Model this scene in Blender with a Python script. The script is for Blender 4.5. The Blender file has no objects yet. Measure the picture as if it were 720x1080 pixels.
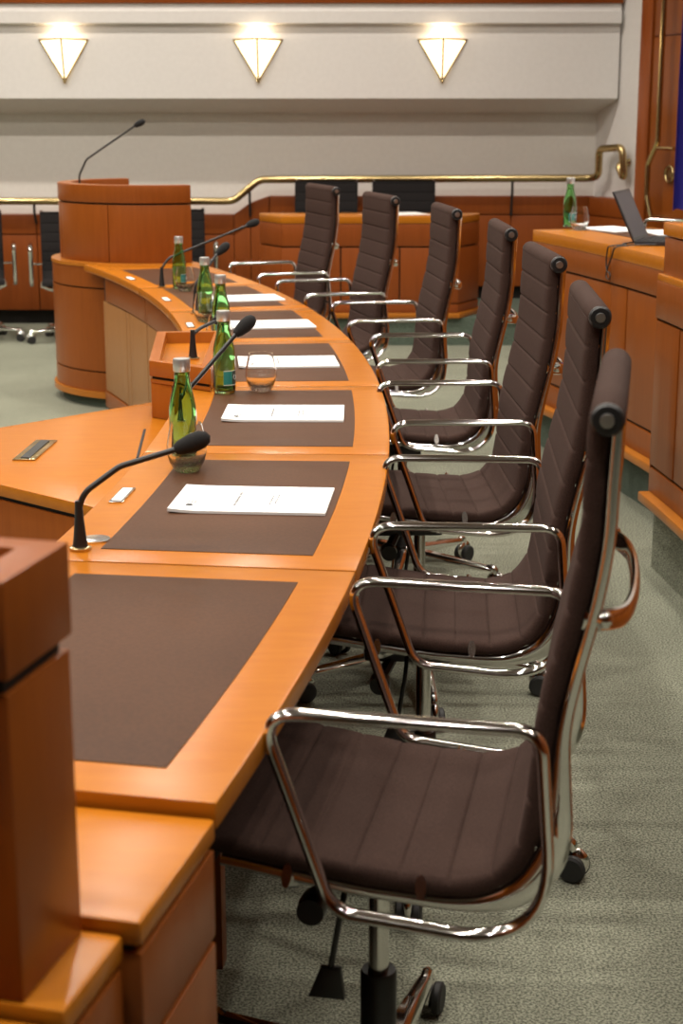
import bpy, bmesh, math, random
from mathutils import Vector, Matrix
random.seed(7)
S = bpy.context.scene
COL = S.collection
PI = math.pi
CX, CY, R = -10.468, 3.8375, 10.581          # centre and outer radius of the curved table
def rad(a): return a * PI / 180
def pol(r, a, z=0.0): return Vector((CX + r * math.cos(rad(a)), CY + r * math.sin(rad(a)), z))
# ------------------------------------------------------------------ materials
def lin(c): return tuple(((v / 255) / 12.92 if v / 255 <= .04045 else ((v / 255 + .055) / 1.055) ** 2.4) for v in c)
def mat(name, rgb, rough=.5, metal=0., **kw):
    m = bpy.data.materials.new(name); m.use_nodes = True
    b = m.node_tree.nodes['Principled BSDF']
    b.inputs['Base Color'].default_value = (*rgb, 1); b.inputs['Roughness'].default_value = rough; b.inputs['Metallic'].default_value = metal
    for k, v in kw.items(): b.inputs[k.replace('_', ' ')].default_value = v
    return m
def nodes(m): return m.node_tree.nodes, m.node_tree.links, m.node_tree.nodes['Principled BSDF']
def wood(name, c1, c2, stretch, rough=.3, bump=.03, big=1.2):
    m = mat(name, c1, rough, Specular_IOR_Level=.3); n, l, b = nodes(m)
    tc = n.new('ShaderNodeTexCoord'); mp = n.new('ShaderNodeMapping'); mp.inputs['Scale'].default_value = stretch
    l.new(tc.outputs['Object'], mp.inputs['Vector'])
    n1 = n.new('ShaderNodeTexNoise'); n1.inputs['Scale'].default_value = 6; n1.inputs['Detail'].default_value = 6; n1.inputs['Roughness'].default_value = .6
    l.new(mp.outputs['Vector'], n1.inputs['Vector'])
    n2 = n.new('ShaderNodeTexNoise'); n2.inputs['Scale'].default_value = big; n2.inputs['Detail'].default_value = 2
    l.new(tc.outputs['Object'], n2.inputs['Vector'])
    mx = n.new('ShaderNodeMath'); mx.operation = 'MULTIPLY_ADD'; mx.inputs[1].default_value = .55
    l.new(n1.outputs['Fac'], mx.inputs[0])
    m2 = n.new('ShaderNodeMath'); m2.operation = 'MULTIPLY'; m2.inputs[1].default_value = .45; l.new(n2.outputs['Fac'], m2.inputs[0]); l.new(m2.outputs[0], mx.inputs[2])
    cr = n.new('ShaderNodeValToRGB'); cr.color_ramp.elements[0].position = .34; cr.color_ramp.elements[1].position = .66
    cr.color_ramp.elements[0].color = (*c2, 1); cr.color_ramp.elements[1].color = (*c1, 1)
    l.new(mx.outputs[0], cr.inputs['Fac']); l.new(cr.outputs['Color'], b.inputs['Base Color'])
    bp = n.new('ShaderNodeBump'); bp.inputs['Strength'].default_value = bump; bp.inputs['Distance'].default_value = .002
    l.new(n1.outputs['Fac'], bp.inputs['Height']); l.new(bp.outputs['Normal'], b.inputs['Normal'])
    return m
def noisy(name, c1, c2, scale, rough, bump=.3, dist=.002, detail=2, big=None, **kw):
    m = mat(name, c1, rough, **kw); n, l, b = nodes(m)
    tc = n.new('ShaderNodeTexCoord')
    n1 = n.new('ShaderNodeTexNoise'); n1.inputs['Scale'].default_value = scale; n1.inputs['Detail'].default_value = detail
    l.new(tc.outputs['Object'], n1.inputs['Vector'])
    cr = n.new('ShaderNodeValToRGB'); cr.color_ramp.elements[0].position = .38; cr.color_ramp.elements[1].position = .62
    cr.color_ramp.elements[0].color = (*c2, 1); cr.color_ramp.elements[1].color = (*c1, 1)
    l.new(n1.outputs['Fac'], cr.inputs['Fac']); out = cr.outputs['Color']
    if big:
        n2 = n.new('ShaderNodeTexNoise'); n2.inputs['Scale'].default_value = big; n2.inputs['Detail'].default_value = 3
        l.new(tc.outputs['Object'], n2.inputs['Vector'])
        c2r = n.new('ShaderNodeValToRGB'); c2r.color_ramp.elements[0].position = .3; c2r.color_ramp.elements[1].position = .7
        c2r.color_ramp.elements[0].color = (.8, .8, .8, 1); c2r.color_ramp.elements[1].color = (1.1, 1.1, 1.1, 1)
        l.new(n2.outputs['Fac'], c2r.inputs['Fac'])
        mm = n.new('ShaderNodeMix'); mm.data_type = 'RGBA'; mm.blend_type = 'MULTIPLY'; mm.inputs['Factor'].default_value = 1
        l.new(out, mm.inputs[6]); l.new(c2r.outputs['Color'], mm.inputs[7]); out = mm.outputs[2]
    l.new(out, b.inputs['Base Color'])
    bp = n.new('ShaderNodeBump'); bp.inputs['Strength'].default_value = bump; bp.inputs['Distance'].default_value = dist
    l.new(n1.outputs['Fac'], bp.inputs['Height']); l.new(bp.outputs['Normal'], b.inputs['Normal'])
    return m
W1, W2 = (.56, .215, .050), (.46, .158, .032)
M = {}
M['top'] = wood('cherry_top', (.455, .152, .0088), (.39, .120, .0063), (2, 9, 9), .27)
M['panel'] = wood('cherry_panel', (.265, .070, .0092), (.21, .051, .006), (9, 9, .8), .33)
M['wains'] = wood('cherry_wainscot', (.25, .060, .0095), (.20, .045, .007), (7, 7, .6), .35)
M['mid'] = wood('cherry_mid', (.36, .105, .0115), (.30, .082, .008), (9, 9, .8), .3)
M['edge'] = wood('cherry_edge', (.42, .145, .016), (.36, .115, .012), (2, 2, 9), .28)
M['pale'] = wood('pale_veneer', (.36, .17, .06), (.30, .135, .045), (9, 9, .8), .4)
M['leather'] = noisy('brown_leather', (.082, .034, .0155), (.066, .027, .012), 160, .5, .12, .001, 3, big=2.5, Specular_IOR_Level=.14)
M['fabric'] = noisy('brown_fabric', (.054, .030, .0235), (.037, .0205, .0165), 420, .9, .35, .0012, 3, Specular_IOR_Level=.15)
M['chrome'] = mat('chrome', (.78, .76, .74), .09, 1.)
M['alu'] = mat('polished_aluminium', (.72, .70, .68), .2, 1.)
M['rail'] = mat('polished_rail', (.74, .72, .70), .1, 1.)
M['black'] = mat('black_plastic', (.012, .012, .013), .4)
M['rubber'] = mat('black_rubber', (.015, .015, .015), .6)
M['foam'] = noisy('black_foam', (.012, .011, .012), (.006, .006, .006), 900, .95, .6, .001)
M['dark'] = mat('dark_gap', (.012, .010, .008), .8)
M['brass'] = mat('aged_brass', (.56, .42, .20), .24, 1.)
M['carpet'] = noisy('grey_green_carpet', (.345, .355, .275), (.11, .118, .09), 210, .95, .9, .004, 2, big=1.1, Specular_IOR_Level=.1)
M['carpet2'] = noisy('green_carpet_riser', (.115, .15, .115), (.075, .10, .075), 170, .95, .8, .004, 2, big=1.3)
M['white'] = noisy('cream_paint', (.70, .67, .63), (.68, .65, .61), 30, .7, .05)
M['white2'] = noisy('white_paint', (.70, .675, .655), (.68, .655, .635), 30, .7, .05)
M['ceil'] = noisy('ceiling_panels', (.16, .13, .10), (.14, .115, .09), 20, .8, .05)
M['paper'] = mat('white_paper', (.86, .86, .86), .7)
M['ink'] = mat('grey_ink', (.33, .33, .34), .8)
M['inkdark'] = mat('dark_ink', (.08, .08, .09), .8)
M['screw'] = mat('screw_steel', (.6, .6, .6), .3, 1.)
M['cap'] = mat('silver_cap', (.72, .72, .72), .32, .85)
M['screen'] = mat('laptop_screen', (.035, .03, .05), .3, Specular_IOR_Level=.3)
M['laptop'] = mat('laptop_shell', (.02, .02, .024), .35)
M['flag'] = noisy('blue_cloth', (.022, .016, .24), (.018, .012, .2), 500, .75, .2, .001)
M['teal'] = mat('teal_label', (.02, .22, .2), .45)
M['lab'] = mat('label_dark', (.02, .05, .05), .45)
M['silver'] = mat('label_silver', (.6, .6, .58), .4)
def glassmat(name, col, ior=1.45, rough=.0):
    m = mat(name, col, rough, Transmission_Weight=1., IOR=ior); return m
M['green'] = glassmat('green_glass', (.54, .90, .52))
M['clear'] = glassmat('clear_glass', (.985, .99, .99), 1.4)
n_, l_, b_ = nodes(M['clear'])                       # dimpled thick base of the tumblers
tc_ = n_.new('ShaderNodeTexCoord'); vo_ = n_.new('ShaderNodeTexVoronoi'); vo_.inputs['Scale'].default_value = 190; l_.new(tc_.outputs['Object'], vo_.inputs['Vector'])
sx_ = n_.new('ShaderNodeSeparateXYZ'); l_.new(tc_.outputs['Object'], sx_.inputs[0])
mr_ = n_.new('ShaderNodeMapRange'); mr_.inputs['From Min'].default_value = .012; mr_.inputs['From Max'].default_value = .026; mr_.inputs['To Min'].default_value = 1; mr_.inputs['To Max'].default_value = 0
l_.new(sx_.outputs['Z'], mr_.inputs['Value']); bp_ = n_.new('ShaderNodeBump'); bp_.inputs['Distance'].default_value = .003
l_.new(mr_.outputs[0], bp_.inputs['Strength']); l_.new(vo_.outputs['Distance'], bp_.inputs['Height']); l_.new(bp_.outputs['Normal'], b_.inputs['Normal'])
def emit(name, col, s):
    m = bpy.data.materials.new(name); m.use_nodes = True; n, l, b = nodes(m)
    b.inputs['Base Color'].default_value = (.8, .75, .65, 1); b.inputs['Emission Color'].default_value = (*col, 1); b.inputs['Emission Strength'].default_value = s
    return m
M['lampglass'] = emit('sconce_glass', (1, .80, .50), 2.3)
# ------------------------------------------------------------------ mesh helpers
def done(bm, bevel=0., ang=35, seg=2):
    bmesh.ops.remove_doubles(bm, verts=bm.verts, dist=1e-5)
    bmesh.ops.recalc_face_normals(bm, faces=bm.faces)
    if bevel > 0:
        es = [e for e in bm.edges if len(e.link_faces) == 2 and e.calc_face_angle() > rad(45)]
        if es: bmesh.ops.bevel(bm, geom=es, offset=bevel, segments=seg, profile=.6, affect='EDGES', clamp_overlap=True)
    for f in bm.faces: f.smooth = True
    for e in bm.edges:
        if len(e.link_faces) == 2: e.smooth = e.calc_face_angle() < rad(ang)
def obj(name, bm, m, parent=None, bevel=0., loc=None, ang=35):
    done(bm, bevel, ang)
    me = bpy.data.meshes.new(name); bm.to_mesh(me); bm.free(); me.materials.append(M[m] if isinstance(m, str) else m)
    o = bpy.data.objects.new(name, me); COL.objects.link(o)
    if loc is not None: o.location = loc
    if parent: o.parent = parent
    return o
def tag(o, label, cat, group=None):
    o['label'] = label; o['category'] = cat
    if group: o['group'] = group
    return o
def struct(o): o['kind'] = 'structure'; return o
def thing(name, label, cat, loc=(0, 0, 0), rz=0., group=None):
    o = bpy.data.objects.new(name, None); COL.objects.link(o); o.empty_display_size = .1
    o.location = loc; o.rotation_euler = (0, 0, rz); return tag(o, label, cat, group)
def pinned(o, parent):                      # parent a world-space mesh without moving it
    o.parent = parent; o.matrix_parent_inverse = Matrix.LocRotScale(parent.location, parent.rotation_euler, None).inverted(); return o
def B(): return bmesh.new()
def prism(bm, pts, z0, z1):
    lo = [bm.verts.new((p[0], p[1], z0)) for p in pts]; hi = [bm.verts.new((p[0], p[1], z1)) for p in pts]; n = len(pts)
    bm.faces.new(lo[::-1]); bm.faces.new(hi)
    for i in range(n): bm.faces.new((lo[i], lo[(i + 1) % n], hi[(i + 1) % n], hi[i]))
    return bm
def box(bm, c, s, rz=0., mtx=None):
    vs = []
    m = mtx or (Matrix.Translation(c) @ Matrix.Rotation(rz, 4, 'Z'))
    for x in (-.5, .5):
        for y in (-.5, .5):
            for z in (-.5, .5): vs.append(bm.verts.new(m @ Vector((x * s[0], y * s[1], z * s[2]))))
    for f in ((0, 1, 3, 2), (4, 6, 7, 5), (0, 4, 5, 1), (2, 3, 7, 6), (0, 2, 6, 4), (1, 5, 7, 3)): bm.faces.new([vs[i] for i in f])
    return bm
def arc(bm, r0, r1, a0, a1, z0, z1, step=.6):
    n = max(2, int(abs(a1 - a0) / step) + 1)
    A = [a0 + (a1 - a0) * i / n for i in range(n + 1)]
    g = []
    for a in A:
        g.append([bm.verts.new(pol(r, a, z)) for r, z in ((r0, z0), (r1, z0), (r1, z1), (r0, z1))])
    for i in range(n):
        for k in range(4): bm.faces.new((g[i][k], g[i][(k + 1) % 4], g[i + 1][(k + 1) % 4], g[i + 1][k]))
    bm.faces.new(g[0][::-1]); bm.faces.new(g[-1]); return bm
def ringblock(bm, c, r0, r1, a0, a1, z0, z1, step=5):
    n = max(2, int(abs(a1 - a0) / step)); g = []
    for i in range(n + 1):
        a = rad(a0 + (a1 - a0) * i / n); ca, sa = math.cos(a), math.sin(a)
        g.append([bm.verts.new((c[0] + r * ca, c[1] + r * sa, z)) for r, z in ((r0, z0), (r1, z0), (r1, z1), (r0, z1))])
    for i in range(n):
        for k in range(4): bm.faces.new((g[i][k], g[i][(k + 1) % 4], g[i + 1][(k + 1) % 4], g[i + 1][k]))
    bm.faces.new(g[0][::-1]); bm.faces.new(g[-1]); return bm
def lathe(bm, prof, n=28, c=(0, 0, 0), mtx=None, closed=False):
    rings = []; m = mtx or Matrix.Translation(c)
    for r, z in prof:
        if r < 1e-6: rings.append([bm.verts.new(m @ Vector((0, 0, z)))])
        else: rings.append([bm.verts.new(m @ Vector((r * math.cos(2 * PI * k / n), r * math.sin(2 * PI * k / n), z))) for k in range(n)])
    seq = list(zip(rings, rings[1:])) + ([(rings[-1], rings[0])] if closed else [])
    for a, b in seq:
        if len(a) == 1 and len(b) == 1: continue
        for k in range(n):
            k2 = (k + 1) % n
            if len(a) == 1: bm.faces.new((a[0], b[k], b[k2]))
            elif len(b) == 1: bm.faces.new((a[k2], a[k], b[0]))
            else: bm.faces.new((a[k], b[k], b[k2], a[k2]))
    return bm
def fillet(pts, r, n=6, closed=False):
    pts = [Vector(p) for p in pts]; out = []; N = len(pts)
    for i, p in enumerate(pts):
        if not closed and i in (0, N - 1): out.append(p); continue
        a, b = pts[i - 1], pts[(i + 1) % N]
        u, v = (a - p), (b - p); lu, lv = u.length, v.length; u.normalize(); v.normalize()
        ang = u.angle(v)
        if ang > PI - .02: out.append(p); continue
        rr = r[i] if isinstance(r, (list, tuple)) else r
        d = min(rr / math.tan(ang / 2), .49 * lu, .49 * lv); p0, p1 = p + u * d, p + v * d
        for k in range(n + 1):
            t = k / n; out.append(p0 * (1 - t) ** 2 + p * 2 * t * (1 - t) + p1 * t * t)
    return out
def smooth(pts, n=6, closed=False):
    P = [Vector(p) for p in pts]; out = []; N = len(P)
    for i in range(N if closed else N - 1):
        p1, p2 = P[i], P[(i + 1) % N]
        p0 = P[i - 1] if (i > 0 or closed) else p1 * 2 - p2
        p3 = P[(i + 2) % N] if (i + 2 < N or closed) else p2 * 2 - p1
        for k in range(n):
            t = k / n
            out.append(.5 * ((2 * p1) + (p2 - p0) * t + (2 * p0 - 5 * p1 + 4 * p2 - p3) * t * t + (3 * p1 - p0 - 3 * p2 + p3) * t ** 3))
    if not closed: out.append(P[-1])
    return out
def tube(bm, pts, r, n=10, closed=False, up=None, ell=None):
    """round tube, or an elliptic one: ell = (half width along 'up', half width across)"""
    pts = [Vector(p) for p in pts]; N = len(pts); rings = []; prev = None
    for i, p in enumerate(pts):
        if closed: t = pts[(i + 1) % N] - pts[i - 1]
        else: t = pts[min(i + 1, N - 1)] - pts[max(i - 1, 0)]
        t.normalize()
        if up is not None: b = Vector(up); b = (b - t * b.dot(t)).normalized()
        elif prev is None: b = t.orthogonal().normalized()
        else: b = (prev - t * prev.dot(t)).normalized()
        prev = b; c = t.cross(b)
        rr = r[i] if isinstance(r, (list, tuple)) else r
        ra, rb = ell if ell else (rr, rr)
        rings.append([bm.verts.new(p + b * ra * math.cos(2 * PI * k / n) + c * rb * math.sin(2 * PI * k / n)) for k in range(n)])
    for i in range(N if closed else N - 1):
        a, b = rings[i], rings[(i + 1) % N]
        for k in range(n): bm.faces.new((a[k], a[(k + 1) % n], b[(k + 1) % n], b[k]))
    if not closed: bm.faces.new(rings[0][::-1]); bm.faces.new(rings[-1])
    return bm
def strip(bm, pts, up, h0, h1, w0, w1):
    """sweep a rectangle: spans h0..h1 along the in-plane normal and w0..w1 along 'up'"""
    pts = [Vector(p) for p in pts]; N = len(pts); rings = []; up = Vector(up)
    for i, p in enumerate(pts):
        t = (pts[min(i + 1, N - 1)] - pts[max(i - 1, 0)]).normalized(); nn = up.cross(t).normalized()
        rings.append([bm.verts.new(p + nn * h + up * w) for h, w in ((h0, w0), (h1, w0), (h1, w1), (h0, w1))])
    for a, b in zip(rings, rings[1:]):
        for k in range(4): bm.faces.new((a[k], a[(k + 1) % 4], b[(k + 1) % 4], b[k]))
    bm.faces.new(rings[0][::-1]); bm.faces.new(rings[-1]); return bm
def sphere(bm, c, s, n=16, m=10, mtx=None):
    prof = [(math.sin(PI * k / m), -math.cos(PI * k / m)) for k in range(m + 1)]; prof[0] = (0, -1); prof[-1] = (0, 1)
    mt = (mtx or Matrix.Translation(c)) @ Matrix.Diagonal((*s, 1))
    return lathe(bm, prof, n, mtx=mt)
def copy_tree(o, parent=None):
    c = o.copy(); COL.objects.link(c)
    if parent: c.parent = parent
    for ch in list(o.children): copy_tree(ch, c)
    return c
# ------------------------------------------------------------------ the room
struct(obj('floor', box(B(), (-2.5, 3.5, -.05), (14, 18, .1)), 'carpet'))
struct(obj('ceiling', box(B(), (-2.5, 3.5, 4.15), (14, 18, .1)), 'ceil'))
struct(obj('wall_left', box(B(), (-9.55, 3.5, 2.05), (.1, 18, 4.1)), 'wains'))
struct(obj('wall_front', box(B(), (-2.5, -5.55, 2.05), (14, .1, 4.1)), 'wains'))
struct(obj('wall_side', box(B(), (4.55, 3.5, 2.05), (.1, 18, 4.1)), 'wains'))
struct(obj('wall_back', box(B(), (-3.8, 11.35, 2.05), (11.4, .1, 4.1)), 'white'))
# projecting white beam over the back wall, sloped below, with a lip on top
bm = B()
prof = [(11.3, 1.435), (11.0, 1.53), (11.0, 2.0), (10.96, 2.01), (10.96, 2.085), (10.985, 2.09), (10.985, 2.135), (11.3, 2.135)]
X0, X1 = -9.5, 1.84
lo = [bm.verts.new((X0, y, z)) for y, z in prof]; hi = [bm.verts.new((X1 - (.03 if z < 1.45 else 0), y, z)) for y, z in prof]
bm.faces.new(lo); bm.faces.new(hi[::-1])
for i in range(len(prof)): bm.faces.new((lo[i], hi[i], hi[(i + 1) % len(prof)], lo[(i + 1) % len(prof)]))
struct(obj('trim_1', bm, 'white2'))
struct(obj('trim_2', box(B(), (-3.8, 11.1, 2.335), (11.3, .27, .40)), 'wains', bevel=.006))
# oblique right-hand wall with its timber doorway
WD = Vector((.342, -.9397, 0)); WN = Vector((-.9397, -.342, 0)); W0 = Vector((1.752, 11.3, 0))
def wl(s, off, z): return W0 + WD * s + WN * off + Vector((0, 0, z))
def wbox(bm, s0, s1, o0, o1, z0, z1):
    pts = [wl(s0, o0, 0), wl(s1, o0, 0), wl(s1, o1, 0), wl(s0, o1, 0)]; return prism(bm, pts, z0, z1)
struct(obj('wall_right', wbox(B(), -.15, 8, -.12, 0, 0, 4.1), 'white2'))
struct(obj('trim_3', wbox(wbox(wbox(B(), .62, .76, 0, .045, .15, 3.4), 2.2, 2.34, 0, .045, .15, 3.4), .62, 2.34, 0, .045, 3.4, 3.55), 'wains', bevel=.005))
door = struct(obj('door_1', wbox(B(), .76, 2.2, 0, .02, .18, 3.4), 'wains'))
bm = B()
for z0, z1 in ((.2, 1.9), (1.91, 3.38)):
    for s0, s1 in ((.775, 1.475), (1.485, 2.185)): wbox(bm, s0, s1, .02, .035, z0, z1)
obj('door_panel', bm, 'panel', door, bevel=.003)
hp = [wl(1.02, .12, 2.35), wl(1.02, .12, 1.26), wl(.93, .13, 1.12), wl(.93, .13, .93), wl(.98, .12, .78)]
bm = tube(B(), fillet(hp, .06, 6), .017, 10)
for z in (2.30, 1.22): tube(bm, [wl(1.02, .12, z), wl(1.20, .12, z), wl(1.20, .0, z)], .012, 8)
tube(bm, [wl(.98, .12, .79), wl(.98, .0, .79)], .014, 8)
obj('door_handle', bm, 'brass', door)
bm = B(); mt = Matrix.Translation(wl(1.06, .05, 1.06)) @ WN.to_track_quat('Z', 'Y').to_matrix().to_4x4()
ring = [mt @ Vector((.05 * math.cos(2 * PI * k / 24), .05 * math.sin(2 * PI * k / 24), 0)) for k in range(24)]
tube(bm, ring, .009, 8, closed=True); lathe(bm, [(0, -.02), (.03, -.02), (.03, .0), (0, .0)], 20, mtx=mt)
obj('door_lock', bm, 'brass', door)
# timber wainscot along the back wall: low on the left, stepping up with the ramp
def wains(name, X0, X1, zb0, zb1, zt0, zt1, zg0, zg1, m='wains'):
    """one board field with a recessed groove, heights running from the left end to the right end"""
    bm = B()
    for (a0, a1), (b0, b1), y in (((zg0 + .004, zg1 + .004), (zt0, zt1), 11.18), ((zb0, zb1), (zg0 - .004, zg1 - .004), 11.18), ((zb0 + .01, zb1 + .01), (zt0 - .01, zt1 - .01), 11.20)):
        vs = [bm.verts.new((x, yy, z)) for x, z in ((X0, a0), (X1, a1), (X1, b1), (X0, b0)) for yy in (y, 11.3)]
        for f in ((0, 2, 4, 6), (1, 7, 5, 3), (0, 1, 3, 2), (2, 3, 5, 4), (4, 5, 7, 6), (6, 7, 1, 0)): bm.faces.new([vs[i] for i in f])
    return struct(obj(name, bm, m, bevel=.002))
wn = 4
for x0, x1 in ((-9.4, -3.6), (-3.594, -2.9), (-2.894, -2.11), (-2.104, -1.5), (-1.494, -.745)):
    wains('trim_%d' % wn, x0, x1, .10, .10, .755, .755, .62, .62); wn += 1
wains('trim_%d' % wn, -.741, -.63, .10, .19, .755, .835, .62, .69); wn += 1
wains('trim_%d' % wn, -.625, -.50, .19, .25, .835, .88, .69, .75); wn += 1
for x0, x1 in ((-.495, .34), (.345, 1.165), (1.17, 1.742)):
    wains('trim_%d' % wn, x0, x1, .265, .265, .88, .88, .755, .755); wn += 1
bm = wbox(wbox(wbox(B(), .12, .618, 0, .10, .759, .88), .12, .618, 0, .10, .265, .751), .12, .618, 0, .085, .28, .87)
struct(obj('trim_%d' % wn, bm, 'wains', bevel=.002)); wn += 1
struct(obj('baseboard_back', box(box(B(), (-5.05, 11.27, .05), (8.9, .06, .1)), (.55, 11.27, .13), (2.4, .06, .26)), 'dark'))
# raised carpeted platform behind the desks, and the carpeted plinths under the curved counters
struct(obj('trim_%d' % wn, prism(B(), [(-.60, 10.12), (1.10, 10.12), (2.6, 10.12), (2.6, 11.3), (-.60, 11.3)], 0, .175), 'carpet2')); wn += 1
bm = B(); arc(bm, 11.765, 14.3, 5.9, 15.6, 0, .175)
struct(obj('trim_%d' % wn, bm, 'carpet2')); wn += 1
bm = B(); arc(bm, 11.53, 14.2, -12, 5.72, 0, .222)
struct(obj('trim_%d' % wn, bm, 'carpet')); wn += 1
# ------------------------------------------------------------------ brass handrail
hr = thing('handrail', 'long brass handrail stepping up along the cream back wall', 'handrail', (-.7, 11.12, .84))
path = [(-6.5, 11.12, .85), (-.74, 11.12, .85), (-.56, 11.12, .995), (1.70, 11.12, 1.005)]
path += [(1.74, 11.05, 1.02), (1.74, 11.05, 1.20), (1.85, 10.80, 1.215), (1.87, 10.78, 1.0), (1.84, 10.86, 1.10), (1.92, 10.86, 1.12)]
bm = tube(B(), fillet(path, [0, .12, .12, .07, .07, .05, .05, .03, .03, 0], 6), .025, 12)
pinned(obj('rail', bm, 'brass'), hr)
for x, z, zb in ((-2.105, .83, .70), (-.628, .925, .75), (1.167, .98, .75), (-3.6, .83, .7)):
    bm = B(); tube(bm, fillet([(x, 11.12, z), (x, 11.12, z - .06), (x, 11.17, zb)], .02), .009, 8)
    pinned(obj('bracket', bm, 'dark'), hr)
# ------------------------------------------------------------------ wall sconces
def sconce(x, label):
    t = thing('wall_sconce', label, 'wall lamp', (x, 11.0, 1.634), 0, 'triangular sconces on the white beam')
    w, h, d = .161, .272, .10
    L, Rr, F, Bt, Fb = Vector((-w, 0, h)), Vector((w, 0, h)), Vector((.0, -d, h + .006)), Vector((0, -.0, 0)), Vector((0, -.018, .004))
    for A, C in ((L, F), (F, Rr)):
        bm = B(); vs = [bm.verts.new(v) for v in (A, C, Fb)]; bm.faces.new(vs)
        r = bmesh.ops.extrude_face_region(bm, geom=bm.faces[:]); 
        for v in [g for g in r['geom'] if isinstance(g, bmesh.types.BMVert)]: v.co += Vector((0, .004, 0))
        obj('glass_pane', bm, 'lampglass', t)
    bm = B()
    for a, b in ((L, F), (F, Rr), (L, Fb), (Rr, Fb), (F, Fb)): tube(bm, [a, b], .0065, 8)
    sphere(bm, Fb, (.011, .011, .014), 10, 6)
    obj('brass_frame', bm, 'brass', t)
    l = bpy.data.lights.new('sconce_bulb', 'POINT'); l.energy = 1.1; l.color = (1, .80, .55); l.shadow_soft_size = .035
    o = bpy.data.objects.new('sconce_bulb', l); COL.objects.link(o); o.location = (x, 10.945, 1.93)
sconce(-1.838, 'triangular brass framed wall sconce above the round lectern, leftmost of three lit lamps')
sconce(-.553, 'middle one of three lit triangular brass framed sconces on the beam')
sconce(.668, 'triangular lit wall sconce nearest the timber door, rightmost of three')
# ------------------------------------------------------------------ curved conference table
T = .716
A0, DA = -12.387, 4.8986
LC = (-.93, 8.37); LR = .565                    # round lectern base the table runs into
table = thing('conference_table', 'long curved cherry conference table with brown leather desk inlays', 'table', pol(10.3, 0, 0))
def endang(r):
    a = 20.0
    while a < 27 and (pol(r, a).xy - Vector(LC)).length > LR + .006: a += .02
    return min(a, 23.6)
for k in range(7):
    a0, a1 = A0 + DA * k, A0 + DA * (k + 1); g = .014
    bm = B()
    if k < 6: arc(bm, 10.05, R, a0 + g, a1 - g, T - .032, T)
    else:
        rs = [10.05 + (R - 10.05) * i / 8 for i in range(9)]
        n = 10; pts = [pol(10.05, a0 + g + (endang(10.05) - a0 - g) * i / n) for i in range(n + 1)] + [pol(r, endang(r)) for r in rs[1:]] + [pol(R, endang(R) + (a0 + g - endang(R)) * i / n) for i in range(1, n + 1)]
        prism(bm, pts, T - .032, T)
    pinned(obj('tabletop', bm, 'top', bevel=.004), table)
    bm = B(); arc(bm, 10.14, 10.5, a0 + .43, a1 - .43, T - .004, T + .0012)
    pinned(obj('desk_inlay', bm, 'leather', bevel=.0006), table)
    # modesty panel on the inner side: band, vertical boards, skirting
    bm = B(); arc(bm, 10.075, 10.1, a0 + .02, a1 - .02, T - .15, T - .036); pinned(obj('apron_band', bm, 'panel', bevel=.002), table)
    e = a1 if k < 6 else 22.3
    bs = [a0 + .02, a0 + (e - a0) * .42, a0 + (e - a0) * .5, e - .02]
    for p, q in zip(bs, bs[1:]):
        bm = B(); arc(bm, 10.08, 10.1, p + .02, q - .02, .13, T - .156); pinned(obj('modesty_panel', bm, 'pale', bevel=.002), table)
    bm = B(); arc(bm, 10.075, 10.1, a0 + .02, e - .02, .05, .124); pinned(obj('skirting', bm, 'panel', bevel=.002), table)
    bm = B(); arc(bm, 10.09, 10.12, a0, e, 0, T - .034); pinned(obj('backing_panel', bm, 'dark'), table)
    if k > 0:
        bm = B(); prism(bm, [pol(10.12, a0 - .1), pol(10.355, a0 - .1), pol(10.355, a0 + .1), pol(10.12, a0 + .1)], 0, T - .034)
        pinned(obj('support_panel', bm, 'panel', bevel=.002), table)
# name-card slots let into the inner border
def polbox(bm, r, a, z, sr, st, sz, da=0):
    return box(bm, pol(r, a, z), (sr, st, sz), rad(a + da))
for a in (-4.9, 4.9, 9.6, 14.2, 19.1):
    h = pinned(obj('card_slot', polbox(B(), 10.085, a, T + .001, .027, .12, .004), 'alu', bevel=.001), table)
    h['label'] = 'small metal name card slot'
    c = obj('name_card', polbox(B(), 10.085, a, T + .0035, .019, .10, .002), 'paper'); c.parent = h; c['label'] = 'white card strip'
for a in (-6.75,):
    pinned(obj('socket_plate', lathe(B(), [(0, 0), (.026, 0), (.026, .003), (.02, .004), (0, .004)], 24, pol(10.115, a, T)), 'alu'), table)
# ------------------------------------------------------------------ stepped end cabinets beside the near end of the table
def end_cab(label, a0, a1, z, r, nm='end_cabinet'):
    t = thing(nm, label, 'cabinet', pol(10.3, (a0 + a1) / 2, 0))
    bm = B(); arc(bm, 10.02, r, a0, a1, z - .026, z); pinned(obj('cabinet_top', bm, 'top', bevel=.006), t)
    bm = B(); arc(bm, 10.05, r - .012, a0 + .04, a1 - .04, .03, z - .02); pinned(obj('carcass', bm, 'dark'), t)
    for z0, z1 in ((z - .135, z - .034), (z - .36, z - .142), (.04, z - .367)):
        bm = B(); arc(bm, 10.05, r - .001, a0 + .015, a1 - .015, z0, z1); pinned(obj('drawer_front', bm, 'panel', bevel=.004), t)
end_cab('low cherry cabinet joined to the near end of the curved table', -13.66, -12.41, .701, 10.582)
end_cab('low cherry cabinet carrying the blurred box lectern at the photo edge', -14.42, -13.69, .69, 10.567)
end_cab('low cherry cabinet at the bottom left corner, lowest of the stepped cabinets', -17, -14.45, .679, 10.553)
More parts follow.
